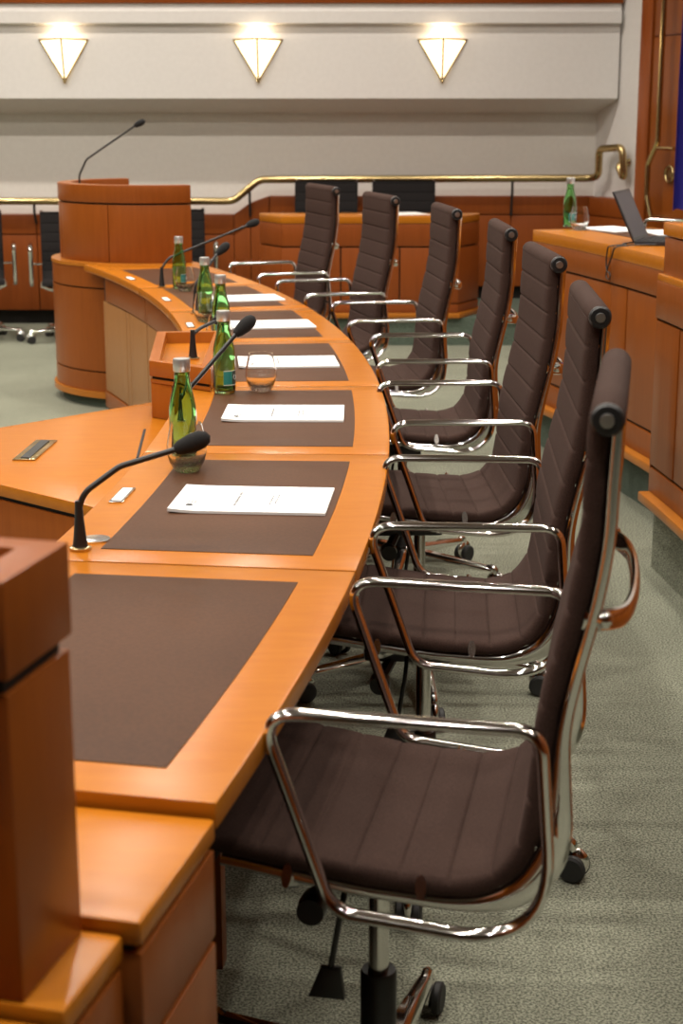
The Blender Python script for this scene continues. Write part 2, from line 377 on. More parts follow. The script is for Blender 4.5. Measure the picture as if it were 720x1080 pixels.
# ------------------------------------------------------------------ box lectern in the left foreground
u = Vector((.25, .968, 0)); v = Vector((-.968, .25, 0)); P0 = Vector((-.269, 1.216, 0))
def uv(a, b): return P0 + u * a + v * b
def ub(bm, a0, a1, b0, b1, z0, z1): return prism(bm, [uv(a0, b0), uv(a1, b0), uv(a1, b1), uv(a0, b1)], z0, z1)
lect = thing('box_lectern', 'blurred cherry box lectern with sunken top at left edge of the photo', 'lectern', uv(.06, .25) + Vector((0, 0, .69)))
D_, W_ = .128, .5
pinned(obj('lectern_body', ub(B(), .002, D_ - .002, .002, W_, .6905, .968), 'panel', bevel=.003), lect)
pinned(obj('shadow_gap', ub(B(), .006, D_ - .012, .008, W_ - .01, .968, .982), 'dark'), lect)
bm = B(); rim = [uv(0, 0).xy, uv(D_, 0).xy, uv(D_, W_).xy, uv(0, W_).xy]
inn = [uv(.026, .036).xy, uv(D_ - .03, .036).xy, uv(D_ - .03, W_ - .036).xy, uv(.026, W_ - .036).xy]
def hollow(bm, out, inn, z0, zf, z1):
    n = len(out); vo0 = [bm.verts.new((*p, z0)) for p in out]; vo1 = [bm.verts.new((*p, z1)) for p in out]; vi1 = [bm.verts.new((*p, z1)) for p in inn]; vi0 = [bm.verts.new((*p, zf)) for p in inn]
    bm.faces.new(vo0[::-1]); bm.faces.new(vi0)
    for k in range(n):
        q = (k + 1) % n
        bm.faces.new((vo0[k], vo0[q], vo1[q], vo1[k])); bm.faces.new((vo1[k], vo1[q], vi1[q], vi1[k])); bm.faces.new((vi1[k], vi1[q], vi0[q], vi0[k]))
    return bm
pinned(obj('tray_top', hollow(bm, rim, inn, .981, 1.02, 1.065), 'panel', bevel=.002), lect)
pinned(obj('front_lip', ub(B(), -.02, -.001, .012, W_ - .02, .95, 1.03), 'panel', bevel=.003), lect)
# ------------------------------------------------------------------ wedge-shaped clerk desk inside the arc
ZW = .62
wd = thing('wedge_desk', 'pale cherry wedge shaped desk with brass cable slot inside the curve', 'desk', (-.8, 3.9, 0))
wp = [(-.90, 4.17), (-1.08, 3.95), (-1.08, 3.76), (-.765, 3.49)] + [tuple(pol(10.06, a).xy) for a in (-3.66, -2, -.5, 1, 2.5, 4, 4.7)]
pinned(obj('desktop', prism(B(), wp, ZW - .028, ZW), 'top', bevel=.003), wd)
c = Vector((-.78, 3.9)); sh = [tuple(c + (Vector(q) - c) * .985) for q in wp]; sh2 = [tuple(c + (Vector(q) - c) * .965) for q in wp]
pinned(obj('desk_body', prism(B(), sh, .06, ZW - .038), 'panel', bevel=.003), wd)
pinned(obj('recessed_plinth', prism(B(), sh2, 0, ZW - .03), 'dark'), wd)
q = pinned(obj('cable_slot', box(B(), (-.755, 3.86, ZW + .0015), (.055, .24, .004), rad(-3)), 'brass', bevel=.001), wd); q['label'] = 'brass framed black cable slot'
s = obj('slot_brush', box(B(), (-.755, 3.86, ZW + .0042), (.022, .21, .003), rad(-3)), 'rubber'); s.parent = q; s['label'] = 'black brush in the slot'
pinned(obj('seam_strip', box(B(), (-.505, 3.95, ZW + .001), (.006, .36, .003), rad(4)), 'dark'), wd)
# ------------------------------------------------------------------ low console box with sunken tray on the table's inner edge
ZC = .778
con = thing('desk_console', 'low cherry console box with sunken tray on inner edge of the table', 'console', (-.45, 4.5, ZW))
cp = [Vector(p) for p in ((-.522, 4.30), (-.342, 4.15), (-.362, 4.92), (-.567, 4.90))]
cc = sum(cp, Vector((0, 0))) / 4
def inset(pts, d):
    out = []
    for i, p in enumerate(pts):
        a, b = (p - pts[i - 1]).normalized(), (pts[(i + 1) % len(pts)] - p).normalized()
        na, nb = Vector((-a.y, a.x)), Vector((-b.y, b.x)); m = (na + nb).normalized(); out.append(p + m * d / max(.3, m.dot(na)))
    return out
ci = inset(cp, .028)
pinned(obj('tray_rim', hollow(B(), cp, ci, ZC - .042, ZC - .038, ZC), 'mid', bevel=.0015), con)
pinned(obj('tray_floor', prism(B(), inset(cp, .026), ZC - .037, ZC - .034), 'top'), con)
pinned(obj('shadow_gap', prism(B(), inset(cp, .008), ZC - .052, ZC - .042), 'dark'), con)
pinned(obj('console_band', prism(B(), inset(cp, .003), T + .0015, ZC - .05), 'mid', bevel=.0008), con)
cb = [Vector(p) for p in ((-.522, 4.30), (-.452, 4.245), (-.482, 4.915), (-.567, 4.90))]
pinned(obj('console_body', prism(B(), inset(cb, .004), ZW + .001, T + .001), 'mid', bevel=.001), con)
# ------------------------------------------------------------------ round lectern at the far end
rl = thing('round_lectern', 'tall round cherry lectern drum standing at the far end of the table', 'lectern', (LC[0], LC[1], 0))
def cyl(c, r0, r1, a0, a1, z0, z1, bm=None): return ringblock(bm or B(), c, r0, r1, a0, a1, z0, z1)
pinned(obj('plinth', cyl(LC, .33, LR - .03, -245, -63, 0, .055), 'carpet2'), rl)
pinned(obj('base_nosing', cyl(LC, .3, LR + .014, -246, -62, .052, .082), 'edge'), rl)
for z0, z1 in ((.083, .178), (.186, .592), (.6, .70)):
    pinned(obj('drum_panel', cyl(LC, .32, LR, -245.5, -62.5, z0, z1), 'panel'), rl)
pinned(obj('drum_core', cyl(LC, .33, LR - .012, -245, -63, .06, .7), 'dark'), rl)
pinned(obj('drum_rim', cyl(LC, .3, LR + .004, -246, -62, .70, T), 'edge'), rl)
UC = (-.955, 8.39); UR = .50
def scr(r0, r1, z0, z1, a0=-244, a1=-64): return cyl(UC, r0, r1, a0, a1, z0, z1)
for a0, a1 in ((-244, -158), (-157.6, -112.2), (-111.8, -64)):
    pinned(obj('screen_panel', scr(UR - .06, UR, T, .997, a0, a1), 'panel', bevel=.003), rl)
pinned(obj('screen_core', scr(UR - .05, UR - .01, T, 1.02, -243, -65), 'dark'), rl)
pinned(obj('screen_cap', scr(UR - .07, UR + .002, 1.006, 1.092), 'panel', bevel=.004), rl)
pinned(obj('reading_shelf', prism(B(), [(UC[0] - .40, UC[1] - .1), (UC[0] + .05, UC[1] - .40), (UC[0] + .05, UC[1] - .1), (UC[0] - .2, UC[1] + .3)], .93, .955), 'top', bevel=.003), rl)
# ------------------------------------------------------------------ curved counters on the right
def counter(label, r, segs, ztop, zplinth, depth, grooves, ledge=None):
    a0, a1 = segs[0][0], segs[-1][1]; t = thing('counter_desk', label, 'desk', pol(r + .2, (a0 + a1) / 2, zplinth))
    zn = zplinth
    bm = B(); arc(bm, r - .035, r + depth, a0, a1, zn, zn + .032); pinned(obj('base_nosing', bm, 'edge', bevel=.008), t)
    zg1, zg2 = grooves                                   # upper and lower shadow lines
    zt = ledge or ztop - .05
    for s0, s1 in segs:
        bm = B(); arc(bm, r, r + .03, s0 + .015, s1 - .015, zn + .033, zg1 - .005); pinned(obj('base_board', bm, 'panel', bevel=.002), t)
        w = (s1 - s0) * .16 if s1 - s0 > 3 else (s1 - s0) * .1
        bm = B(); arc(bm, r, r + .03, s1 - w + .015, s1 - .015, zg1 + .005, zg2 - .005); pinned(obj('stile', bm, 'panel', bevel=.002), t)
        bm = B(); arc(bm, r + .002, r + .03, s0 + .015, s1 - w - .015, zg1 + .005, zg2 - .005); pinned(obj('front_panel', bm, 'panel', bevel=.003), t)
        bm = B(); arc(bm, r - .004, r + .03, s0 + .012, s1 - .012, zg2 + .004, zt); pinned(obj('apron', bm, 'panel', bevel=.002), t)
        if not ledge:
            bm = B(); arc(bm, r - .006, r + depth, s0 + .012, s1 - .012, ztop - .05, ztop); pinned(obj('countertop', bm, 'top', bevel=.004), t)
    bm = B(); arc(bm, r + .012, r + depth - .02, a0 + .02, a1 - .02, zn + .03, zt - .005); pinned(obj('carcass', bm, 'dark'), t)
    bm = B(); prism(bm, [pol(r + .0, a1 - .05), pol(r + depth - .02, a1 - .05), pol(r + depth - .02, a1), pol(r + .0, a1)], zn + .033, zt); pinned(obj('end_panel', bm, 'panel', bevel=.001), t)
    if ledge:
        bm = B(); arc(bm, r - .002, r + depth, a0, a1, ledge, ledge + .022); pinned(obj('ledge_board', bm, 'top', bevel=.004), t)
        bm = B(); arc(bm, r + .012, r + .10, a0, a1 - .06, ledge + .02, ztop - .045); pinned(obj('riser_panel', bm, 'panel', bevel=.003), t)
        bm = B(); arc(bm, r + .006, r + .30, a0, a1 - .03, ztop - .04, ztop); pinned(obj('riser_top', bm, 'top', bevel=.005), t)
    return t
counter('curved cherry counter desk carrying the laptop, behind the high-back chairs', 11.74, [(6.2, 11.5), (11.5, 15.7)], .941, .172, .56, (.302, .794))
counter('taller curved cherry counter cut off by the right photo edge', 11.51, [(-10, -2), (-2, 5.75)], 1.105, .222, .6, (.338, .807), ledge=.925)
# leather writing mat, papers on the far counter
bm = B(); arc(bm, 11.95, 12.26, 12.6, 15.4, .941, .9425); tag(obj('writing_mat', bm, 'leather', bevel=.0005), 'brown leather writing mat under papers on the laptop counter', 'desk mat')
bm = B(); box(bm, pol(12.06, 15.1, .9455), (.21, .297, .004), rad(28)); tag(obj('paper_sheet', bm, 'paper'), 'white paper sheet beside the tumbler on the laptop counter', 'paper')
bm = B(); box(bm, pol(12.21, 13.9, .9455), (.21, .297, .004), rad(8)); tag(obj('paper_sheet', bm, 'paper'), 'white paper sheet behind the open laptop screen', 'paper')
# ------------------------------------------------------------------ laptop with its cable
lp = thing('laptop', 'open black laptop with dark screen on the right hand counter', 'laptop', (1.16, 6.25, .941))
H0 = Vector((1.115, 6.15, .947)); hu = Vector((.36, .933, 0)); hv = Vector((.933, -.36, 0)); Lw = .30
su = Vector((-.43, -.10, .90)).normalized()
def slab(bm, o, a, b, la, lb, th, n):
    vs = [bm.verts.new(o + a * x + b * y + n * z) for z in (0, th) for x, y in ((0, 0), (la, 0), (la, lb), (0, lb))]
    for f in ((3, 2, 1, 0), (4, 5, 6, 7), (0, 1, 5, 4), (1, 2, 6, 5), (2, 3, 7, 6), (3, 0, 4, 7)): bm.faces.new([vs[i] for i in f])
    return bm
pinned(obj('keyboard_base', slab(B(), H0 - Vector((0, 0, .0055)), hu, hv, Lw, .21, .016, Vector((0, 0, 1))), 'laptop', bevel=.002), lp)
bm = B()
for i in range(12):
    for j in range(5): slab(bm, H0 + hu * (.015 + i * .0226) + hv * (.02 + j * .021) + Vector((0, 0, .0105)), hu, hv, .019, .017, .0012, Vector((0, 0, 1)))
pinned(obj('keys', bm, 'rubber'), lp)
nn = hu.cross(su).normalized(); nn = nn if nn.x > 0 else -nn
o0 = H0 + Vector((0, 0, .008))
pinned(obj('screen_lid', slab(B(), o0, hu, su, Lw, .21, -.007, nn), 'laptop', bevel=.0015), lp)
pinned(obj('display', slab(B(), o0 + hu * .01 + su * .014, hu, su, Lw - .02, .185, .0008, nn), 'screen'), lp)
cpath = [(1.19, 6.12, .947), (1.10, 6.10, .947), pol(11.76, 11.0, .946), pol(11.722, 11.1, .938), pol(11.72, 11.25, .90), pol(11.72, 11.42, .86), pol(11.72, 11.5, .828), pol(11.72, 11.42, .812), pol(11.72, 11.3, .82), pol(11.72, 11.33, .838), pol(11.72, 11.45, .842), pol(11.72, 11.52, .87), pol(11.72, 11.5, .91), pol(11.722, 11.4, .938), pol(11.77, 11.2, .946), (1.075, 6.17, .946), (1.13, 6.24, .946)]
tag(obj('laptop_cable', tube(B(), smooth(cpath, 6), .0028, 6), 'black'), 'thin black cable looping down the counter front under the laptop', 'cable')
# ------------------------------------------------------------------ cherry desk at the back
bd = thing('back_desk', 'cherry desk with angled ends in front of two black chairs at the back wall', 'desk', (.18, 10.3, .175))
dp = [(-.375, 10.10), (.735, 10.10), (.885, 10.38), (.885, 10.47), (-.525, 10.47), (-.525, 10.38)]
dv = [Vector(p) for p in dp]
pinned(obj('desktop', prism(B(), dp, .765, .81), 'top', bevel=.004), bd)
pinned(obj('carcass', prism(B(), inset(dv, .02), .20, .764), 'dark'), bd)
for i, nseg in ((0, 3), (1, 1), (5, 1), (2, 1), (4, 1), (3, 3)):
    a, b = dv[i], dv[(i + 1) % 6]; n_ = Vector((-(b - a).y, (b - a).x)).normalized()
    for z0, z1, ns in ((.625, .762, 1), (.27, .615, nseg), (.21, .262, 1)):
        for s in range(ns):
            p, q = a.lerp(b, s / ns + .004), a.lerp(b, (s + 1) / ns - .004)
            pinned(obj('front_panel', prism(B(), [p, q, q + n_ * .018, p + n_ * .018], z0, z1), 'wains', bevel=.002), bd)
pinned(obj('base_nosing', prism(B(), inset(dv, -.02), .176, .207), 'edge', bevel=.006), bd)
tag(obj('platform_nosing', box(B(), (1.65, 10.115, .165), (1.5, .04, .03)), 'edge', bevel=.006), 'cherry edge strip of the raised platform right of the back desk', 'edge trim')
tag(obj('paper_sheet', box(B(), (.42, 10.33, .8125), (.21, .25, .004), rad(20)), 'paper'), 'white paper sheet on the back desk before the black chairs', 'paper')
# ------------------------------------------------------------------ blue flag by the door
fl = thing('flag', 'hanging plain blue flag before the timber door at right photo edge', 'flag', (2.45, 9.6, .18))
bm = B(); n = 40; rows = []
for zi in range(2):
    pass
g = []
for i in range(n + 1):
    x = 1.96 + (2.43 - 1.96) * i / n; yy = 9.6 + .035 * math.sin(i * .8) + .02 * math.sin(i * .37)
    g.append([bm.verts.new((x + dx, yy + dy, z)) for z, dx, dy in ((.87 + .012 * math.sin(i * .5), 0, 0), (1.6, 0, .01), (2.6, .01, 0))])
for i in range(n):
    for k in range(2): bm.faces.new((g[i][k], g[i + 1][k], g[i + 1][k + 1], g[i][k + 1]))
r = bmesh.ops.extrude_face_region(bm, geom=bm.faces[:])
for v_ in [q_ for q_ in r['geom'] if isinstance(q_, bmesh.types.BMVert)]: v_.co += Vector((0, .003, 0))
pinned(obj('flag_cloth', bm, 'flag', ang=60), fl)
bm = tube(B(), [(2.45, 9.6, .2), (2.45, 9.6, 2.75)], .016, 10); tube(bm, [(1.94, 9.6, 2.6), (2.46, 9.6, 2.6)], .01, 8)
pinned(obj('flag_pole', bm, 'brass'), fl)
pinned(obj('flag_foot', lathe(B(), [(0, .175), (.16, .175), (.16, .195), (.05, .22), (.02, .25), (0, .25)], 28, (2.45, 9.6, 0)), 'brass'), fl)
# ------------------------------------------------------------------ office chairs
PROF = [(.262, .500), (.256, .521), (.235, .526), (.175, .517), (.113, .508), (.055, .500), (0, .496), (-.055, .494), (-.095, .502), (-.128, .525), (-.151, .570), (-.160, .640), (-.166, .715), (-.181, .790), (-.198, .865), (-.210, .945), (-.213, 1.02), (-.216, 1.09)]
def profile(top=None):
    pts = smooth([(x, 0, z) for x, z in PROF], 10)
    if top: pts = [p for p in pts if p.z < top or p.x > -.1]
    return pts
def resample(pts, step):
    out = [pts[0].copy()]; acc = 0
    for a, b in zip(pts, pts[1:]):
        d = (b - a).length; t = 0
        while acc + (d - t) >= step:
            t += step - acc; out.append(a.lerp(b, t / d)); acc = 0
        acc += d - t
    return out
def sling(bm, pts, s0, wid, pitch=.061, t0=.0125, t1=.0):
    rows = []; N = len(pts); s = s0; up = Vector((0, 1, 0)); ys = [-1, -.985, -.95, -.8, -.4, 0, .4, .8, .95, .985, 1]
    for i, p in enumerate(pts):
        if i: s += (p - pts[i - 1]).length
        t = (pts[min(i + 1, N - 1)] - pts[max(i - 1, 0)]).normalized(); nn = Vector((t.z, 0, -t.x))
        ph = s % pitch; ds = min(ph, pitch - ph); th = t0 + .0012 * math.sin(PI * ph / pitch); gv = .0030 * math.exp(-(ds / .0022) ** 2)
        row = []
        for q in ys:
            e = math.sqrt(max(0, 1 - max(0, (abs(q) - .93) / .07) ** 2)); row.append(p + up * (q * wid) + nn * (th * (.35 + .65 * e) - gv * e))
        for q in reversed(ys[1:-1] if False else ys):
            e = math.sqrt(max(0, 1 - max(0, (abs(q) - .93) / .07) ** 2)); row.append(p + up * (q * wid) - nn * (th * (.35 + .65 * e) - .25 * gv * e))
        rows.append([bm.verts.new(c) for c in row])
    m = len(rows[0])
    for a, b in zip(rows, rows[1:]):
        for k in range(m): bm.faces.new((a[k], a[(k + 1) % m], b[(k + 1) % m], b[k]))
    bm.faces.new(rows[0]); bm.faces.new(rows[-1][::-1]); return bm  # sling
HUB = Vector((.068, 0, 0))
def make_chair(name, label, high=True, lift=0., fab='fabric'):
    t = thing(name, label, 'chair')
    top = None if high else .94
    full = resample(profile(top), .0026); dz = Vector((0, 0, lift)); full = [p + dz for p in full]
    isp = next(i for i, p in enumerate(full) if p.x < -.12 and p.z - lift > .52)
    ls = sum((full[i + 1] - full[i]).length for i in range(isp)); wc = .214
    obj('seat', sling(B(), full[:isp + 1], .031, wc), fab, t, ang=50)
    end = full[-1]
    back = obj('backrest', sling(B(), full[isp:], .031 + ls, wc), fab, t, ang=50)
    if high:
        hc = Vector((-.2245, 0, 1.092 + lift)); mt = Matrix.Translation(hc) @ Matrix.Rotation(PI / 2, 4, 'X')
        hd = obj('headrest', lathe(B(), [(0, -.216), (.0185, -.216), (.0205, -.212), (.021, -.1), (.021, .1), (.0205, .212), (.0185, .216), (0, .216)], 28, mtx=mt), fab, t)
        for sgn in (-1, 1):
            m2 = Matrix.Translation(hc + Vector((0, sgn * .216, 0))) @ Matrix.Rotation(-sgn * PI / 2, 4, 'X')
            c = obj('end_cap', lathe(B(), [(0, 0), (.0192, 0), (.0192, .007), (.0165, .0105), (.0108, .011), (0, .011)], 28, mtx=m2), 'black', hd)
            bm = lathe(B(), [(0, .011), (.0088, .011), (.008, .013), (0, .0132)], 20, mtx=m2)
            for w in (0, PI / 2): box(bm, None, (.009, .002, .001), mtx=m2 @ Matrix.Translation((0, 0, .0133)) @ Matrix.Rotation(w + .5, 4, 'Z'))
            obj('screw', bm, 'screw', hd)
    # polished side rails following the sling on its outer side
    rp = smooth([(x, 0, z + lift) for x, z in PROF[2:]], 6)
    if not high: rp = [p for p in rp if p.z - lift < .95 or p.x > -.1]
    for sgn in (-1, 1):
        y = sgn * (wc - .010); N = len(rp); rings = []; bm = B()
        for i, p in enumerate(rp):
            tt = (rp[min(i + 1, N - 1)] - rp[max(i - 1, 0)]).normalized(); out = Vector((-tt.z, 0, tt.x)); f = i / (N - 1)
            hd_ = .0085 + .012 * math.exp(-((f - .5) / .11) ** 2); hw = .0095
            rings.append([bm.verts.new(p + out * (.0122 + hd_ - hd_ * math.cos(2 * PI * q / 14)) + Vector((0, y + hw * math.sin(2 * PI * q / 14), 0))) for q in range(14)])
        for a, b in zip(rings, rings[1:]):
            for k in range(14): bm.faces.new((a[k], a[(k + 1) % 14], b[(k + 1) % 14], b[k]))
        bm.faces.new(rings[0][::-1]); bm.faces.new(rings[-1])
        obj('side_rail', bm, 'rail', t)
        # closed chrome arm loop
        yl = sgn * .281
        lp_ = [(.168, .738), (.080, .487), (-.188, .462), (-.166, .738)]
        cl = fillet([(x, yl, z + lift) for x, z in lp_], [.036, .05, .11, .034], 12, closed=True)
        arm = obj('armrest', tube(B(), cl, 0, 14, closed=True, up=(0, 1, 0), ell=(.0125, .0075)), 'chrome', t)
        bm = B()
        tube(bm, [(-.179, sgn * (wc - .004), .60 + lift), (-.183, sgn * .274, .60 + lift)], .006, 10)
        obj('arm_bolt', bm, 'chrome', arm)
    def zed(v_): return Vector((v_[0], v_[1], v_[2] + lift))
    bowz = .852 if high else .80
    bow = smooth([zed((-.205, -.205, bowz)), zed((-.226, -.196, bowz - .003)), zed((-.254, -.14, bowz - .01)), zed((-.263, 0, bowz - .014)), zed((-.254, .14, bowz - .01)), zed((-.226, .196, bowz - .003)), zed((-.205, .205, bowz))], 6)
    bm = tube(B(), bow, 0, 12, up=(0, 0, 1), ell=(.014, .007)); 
    for sgn in (-1, 1): sphere(bm, zed((-.23, sgn * .205, bowz)), (.011, .011, .011), 10, 8)
    obj('back_spreader', bm, 'chrome', t)
    for x in (.15, -.02):
        bw = smooth([zed((x, -.22, .497)), zed((x * .9 + .007, -.15, .468)), zed((HUB.x + (x - HUB.x) * .5, -.05, .452)), zed((HUB.x + (x - HUB.x) * .5, .05, .452)), zed((x * .9 + .007, .15, .468)), zed((x, .22, .497))], 5)
        obj('seat_spreader', tube(B(), bw, 0, 10, up=(0, 0, 1), ell=(.016, .007)), 'alu', t)
    me = obj('tilt_mechanism', box(B(), zed((HUB.x + .03, 0, .43)), (.17, .085, .05)), 'black', t, bevel=.01)
    bm = tube(B(), [zed((.13, .03, .41)), zed((.145, .05, .385))], .012, 8); lathe(bm, [(0, -.02), (.019, -.02), (.021, 0), (.019, .02), (0, .02)], 18, mtx=Matrix.Translation(zed((.15, .06, .372))) @ Matrix.Rotation(PI / 2, 4, 'X'))
    obj('tension_knob', bm, 'black', me)
    bm = tube(B(), fillet([zed((.10, .04, .42)), zed((.10, .10, .41)), zed((.115, .115, .31))], .03, 5), .0045, 8)
    pz = [zed((.10, .115, .315)), zed((.128, .115, .315)), zed((.144, .118, .272)), zed((.094, .118, .272))]
    vs = [bm.verts.new(p + Vector((0, d, 0))) for d in (-.006, .006) for p in pz]
    for f in ((3, 2, 1, 0), (4, 5, 6, 7), (0, 1, 5, 4), (1, 2, 6, 5), (2, 3, 7, 6), (3, 0, 4, 7)): bm.faces.new([vs[i] for i in f])
    obj('height_lever', bm, 'black', me, bevel=.002)
    obj('gas_piston', lathe(B(), [(0, .24), (.0145, .24), (.0145, .42 + lift), (0, .42 + lift)], 20, HUB), 'alu', t)
    obj('column_sleeve', lathe(B(), [(0, .08), (.026, .08), (.026, .248 + min(0, lift)), (.024, .252 + min(0, lift)), (0, .252 + min(0, lift))], 24, HUB), 'black', t)
    obj('base_hub', lathe(B(), [(0, .062), (.036, .062), (.04, .075), (.038, .112), (.03, .118), (0, .118)], 28, HUB), 'chrome', t)
    for k in range(5):
        bm = B(); rings = []
        for x, w, z0, z1 in ((.02, .024, .066, .114), (.1, .021, .070, .106), (.2, .017, .070, .094), (.28, .014, .068, .084), (.30, .010, .066, .080)):
            rings.append([bm.verts.new((x, y, z)) for y, z in ((-w, z0), (w, z0), (w, z1 - .008), (w * .55, z1), (-w * .55, z1), (-w, z1 - .008))])
        for a, b in zip(rings, rings[1:]):
            for q in range(6): bm.faces.new((a[q], a[(q + 1) % 6], b[(q + 1) % 6], b[q]))
        bm.faces.new(rings[0][::-1]); bm.faces.new(rings[-1])
        lg = obj('base_leg', bm, 'chrome', t, bevel=.002); lg.location = HUB; lg.rotation_euler = (0, 0, rad(72 * k))
        cx_ = Vector((.315, 0, 0))
        bm = B(); sphere(bm, cx_ + Vector((0, 0, .039)), (.031, .0125, .030), 16, 10)
        tube(bm, smooth([(.28, 0, .074), (.297, 0, .080), (.311, 0, .073), (.315, 0, .05)], 4), .009, 10)
        obj('caster_hood', bm, 'chrome', lg)
        bm = B()
        for sg in (-1, 1):
            lathe(bm, [(0, .009), (.024, .009), (.027, .012), (.027, .020), (.022, .0235), (.006, .0225), (0, .0225)], 22, mtx=Matrix.Translation(cx_ + Vector((0, 0, .0275))) @ Matrix.Rotation(-sg * PI / 2, 4, 'X'))
        obj('caster_wheels', bm, 'rubber', lg)
    return t
GR = 'brown high-back chairs along the curved table'
SEATS = [  # x, y, heading, star turn, label
 (.1194, 2.0236, 169.2, 73.4 - 169.2, 'brown quilted high-back office chair nearest the camera, seat in full view'),
 (.2274, 2.9333, 176.3, -25 - 176.3, 'brown high-back office chair second nearest the camera, arms across its seat'),
 (.2648, 3.8889, 182.0, -157.6 - 182, 'brown high-back office chair third nearest the camera, before the laptop counter'),
 (.2562, 4.8310, 181.0, 47 - 181, 'brown high-back office chair in the middle of the row of seven'),
 (.1504, 5.7653, 186.1, 40, 'brown high-back office chair third from the far end of the row'),
 (-.0574, 6.5963, 193.9, 5, 'brown high-back office chair second from the far end of the row'),
 (-.3026, 7.4269, 197.0, 30, 'brown high-back office chair farthest down the row, near the round lectern')]
chair0 = make_chair('office_chair', SEATS[0][4]); chair0['group'] = GR
copies = [chair0] + [copy_tree(chair0) for _ in SEATS[1:]]
for o, (x, y, h, st, lab) in zip(copies, SEATS):
    o.location = (x, y, 0); o.rotation_euler = (0, 0, rad(h)); o['label'] = lab
    legs = [c for c in o.children if c.name.startswith('base_leg')]
    for k, c in enumerate(legs): c.rotation_euler = (0, 0, rad(st + 72 * k))
M['fabric2'] = noisy('black_fabric', (.02, .017, .017), (.012, .011, .011), 420, .9, .3, .0012, 3, Specular_IOR_Level=.15)
low = make_chair('visitor_chair', 'black low-back chair against the wainscot, left of the round lectern at photo edge', False, -.125, 'fabric2')
LOWS = [(-2.40, 10.40, -78, 0, 'black low-back chair against the wainscot at the left photo edge'),
        (-1.72, 10.40, -80, 0, 'black low-back chair against the wainscot, directly left of the round lectern'),
        (-1.11, 10.64, -84, 0, 'black low-back chair mostly hidden behind the right side of the round lectern'),
        (-.11, 10.86, -92, .175, 'left black chair behind the back desk under the handrail'),
        (.43, 10.86, -88, .175, 'right black chair behind the back desk, beside the white sheet')]
for i, (x, y, h, z, lab) in enumerate(LOWS):
    o = low if i == 0 else copy_tree(low)
    o.location = (x, y, z); o.rotation_euler = (0, 0, rad(h)); o['label'] = lab; o['group'] = 'black low-back chairs at the back'
    for k, c in enumerate(c for c in o.children if c.name.startswith('base_leg')): c.rotation_euler = (0, 0, rad(72 * k + (36 if i in (2, 4) else 0)))
side = copy_tree(low); side.location = (1.709, 7.734, .337); side.rotation_euler = (0, 0, rad(145)); side['label'] = 'chair behind the right hand counter showing only its chrome arm'; side['group'] = ''; del side['group']
# ------------------------------------------------------------------ water bottles and tumblers
def bottle(label, x, y, z):
    t = thing('water_bottle', label, 'bottle', (x, y, z), 0, 'green water bottles')
    return t
BP = [(0, .0), (.025, .0), (.0285, .004), (.029, .012), (.029, .098), (.0282, .114), (.0248, .133), (.0202, .152), (.0172, .166), (.0162, .178), (.0162, .186), (.0168, .19), (.0168, .198), (.014, .198), (.0135, .178), (.0148, .166), (.0178, .152), (.0224, .133), (.0258, .114), (.0266, .098), (.0266, .012), (.023, .008), (0, .008)]
GP = [(0, 0), (.023, 0), (.026, .003), (.036, .02), (.0412, .04), (.0405, .058), (.036, .08), (.0315, .1), (.0305, .1), (.0348, .08), (.0393, .058), (.04, .04), (.0348, .022), (.024, .014), (0, .012)]
def make_bottle(label):
    t = thing('water_bottle', label, 'bottle')
    g = obj('glass_body', lathe(B(), BP, 32), 'green', t, ang=60)
    obj('screw_cap', lathe(B(), [(.0172, .1885), (.018, .190), (.018, .212), (.0168, .2155), (0, .2155)] , 28), 'cap', t)
    n = 16; a0, a1 = rad(-125), rad(-25)
    def band(nm, z0, z1, b0, b1, m, r=.0292):
        bm = B(); g_ = [[bm.verts.new((rr * math.cos(b0 + (b1 - b0) * i / n), rr * math.sin(b0 + (b1 - b0) * i / n), z)) for rr, z in ((r, z0), (r + .0004, z0), (r + .0004, z1), (r, z1))] for i in range(n + 1)]
        for i in range(n):
            for k in range(4): bm.faces.new((g_[i][k], g_[i][(k + 1) % 4], g_[i + 1][(k + 1) % 4], g_[i + 1][k]))
        bm.faces.new(g_[0][::-1]); bm.faces.new(g_[-1]); return obj(nm, bm, m, t)
    band('paper_label', .026, .06, rad(-115), rad(-68), 'teal'); band('label_mark', .026, .06, rad(-66), rad(-30), 'lab'); band('label_border', .0235, .0255, rad(-115), rad(-30), 'silver'); band('label_border', .0605, .062, rad(-115), rad(-30), 'silver')
    bm = B()
    mm = Matrix.Rotation(rad(-48), 4, 'Z') @ Matrix.Translation((.0298, 0, .044)) @ Matrix.Rotation(PI / 2, 4, 'Y')
    ring_ = [mm @ Vector((.006 * math.cos(2 * PI * k / 16), .006 * math.sin(2 * PI * k / 16), 0)) for k in range(16)]; tube(bm, ring_, .0009, 6, closed=True)
    obj('label_emblem', bm, 'silver', t)
    return t
def make_glass(label):
    t = tag(obj('tumbler', lathe(B(), GP, 36), 'clear', ang=60), label, 'glass'); return t
BOT = [(-.333, 3.300, T, 'green glass water bottle on the second desk inlay, nearest the camera'),
       (-.306, 4.134, T, 'green glass water bottle with teal label, left of the lone tumbler'),
       (-.384, 5.085, T, 'green glass water bottle hidden behind the teal labelled bottle, only top seen'),
       (-.488, 5.730, T, 'green glass water bottle fourth along the table, behind a microphone stem'),
       (-.678, 6.720, T, 'green glass water bottle farthest along the table, before the round lectern'),
       (1.011, 7.185, .941, 'green glass water bottle on the counter beside the laptop')]
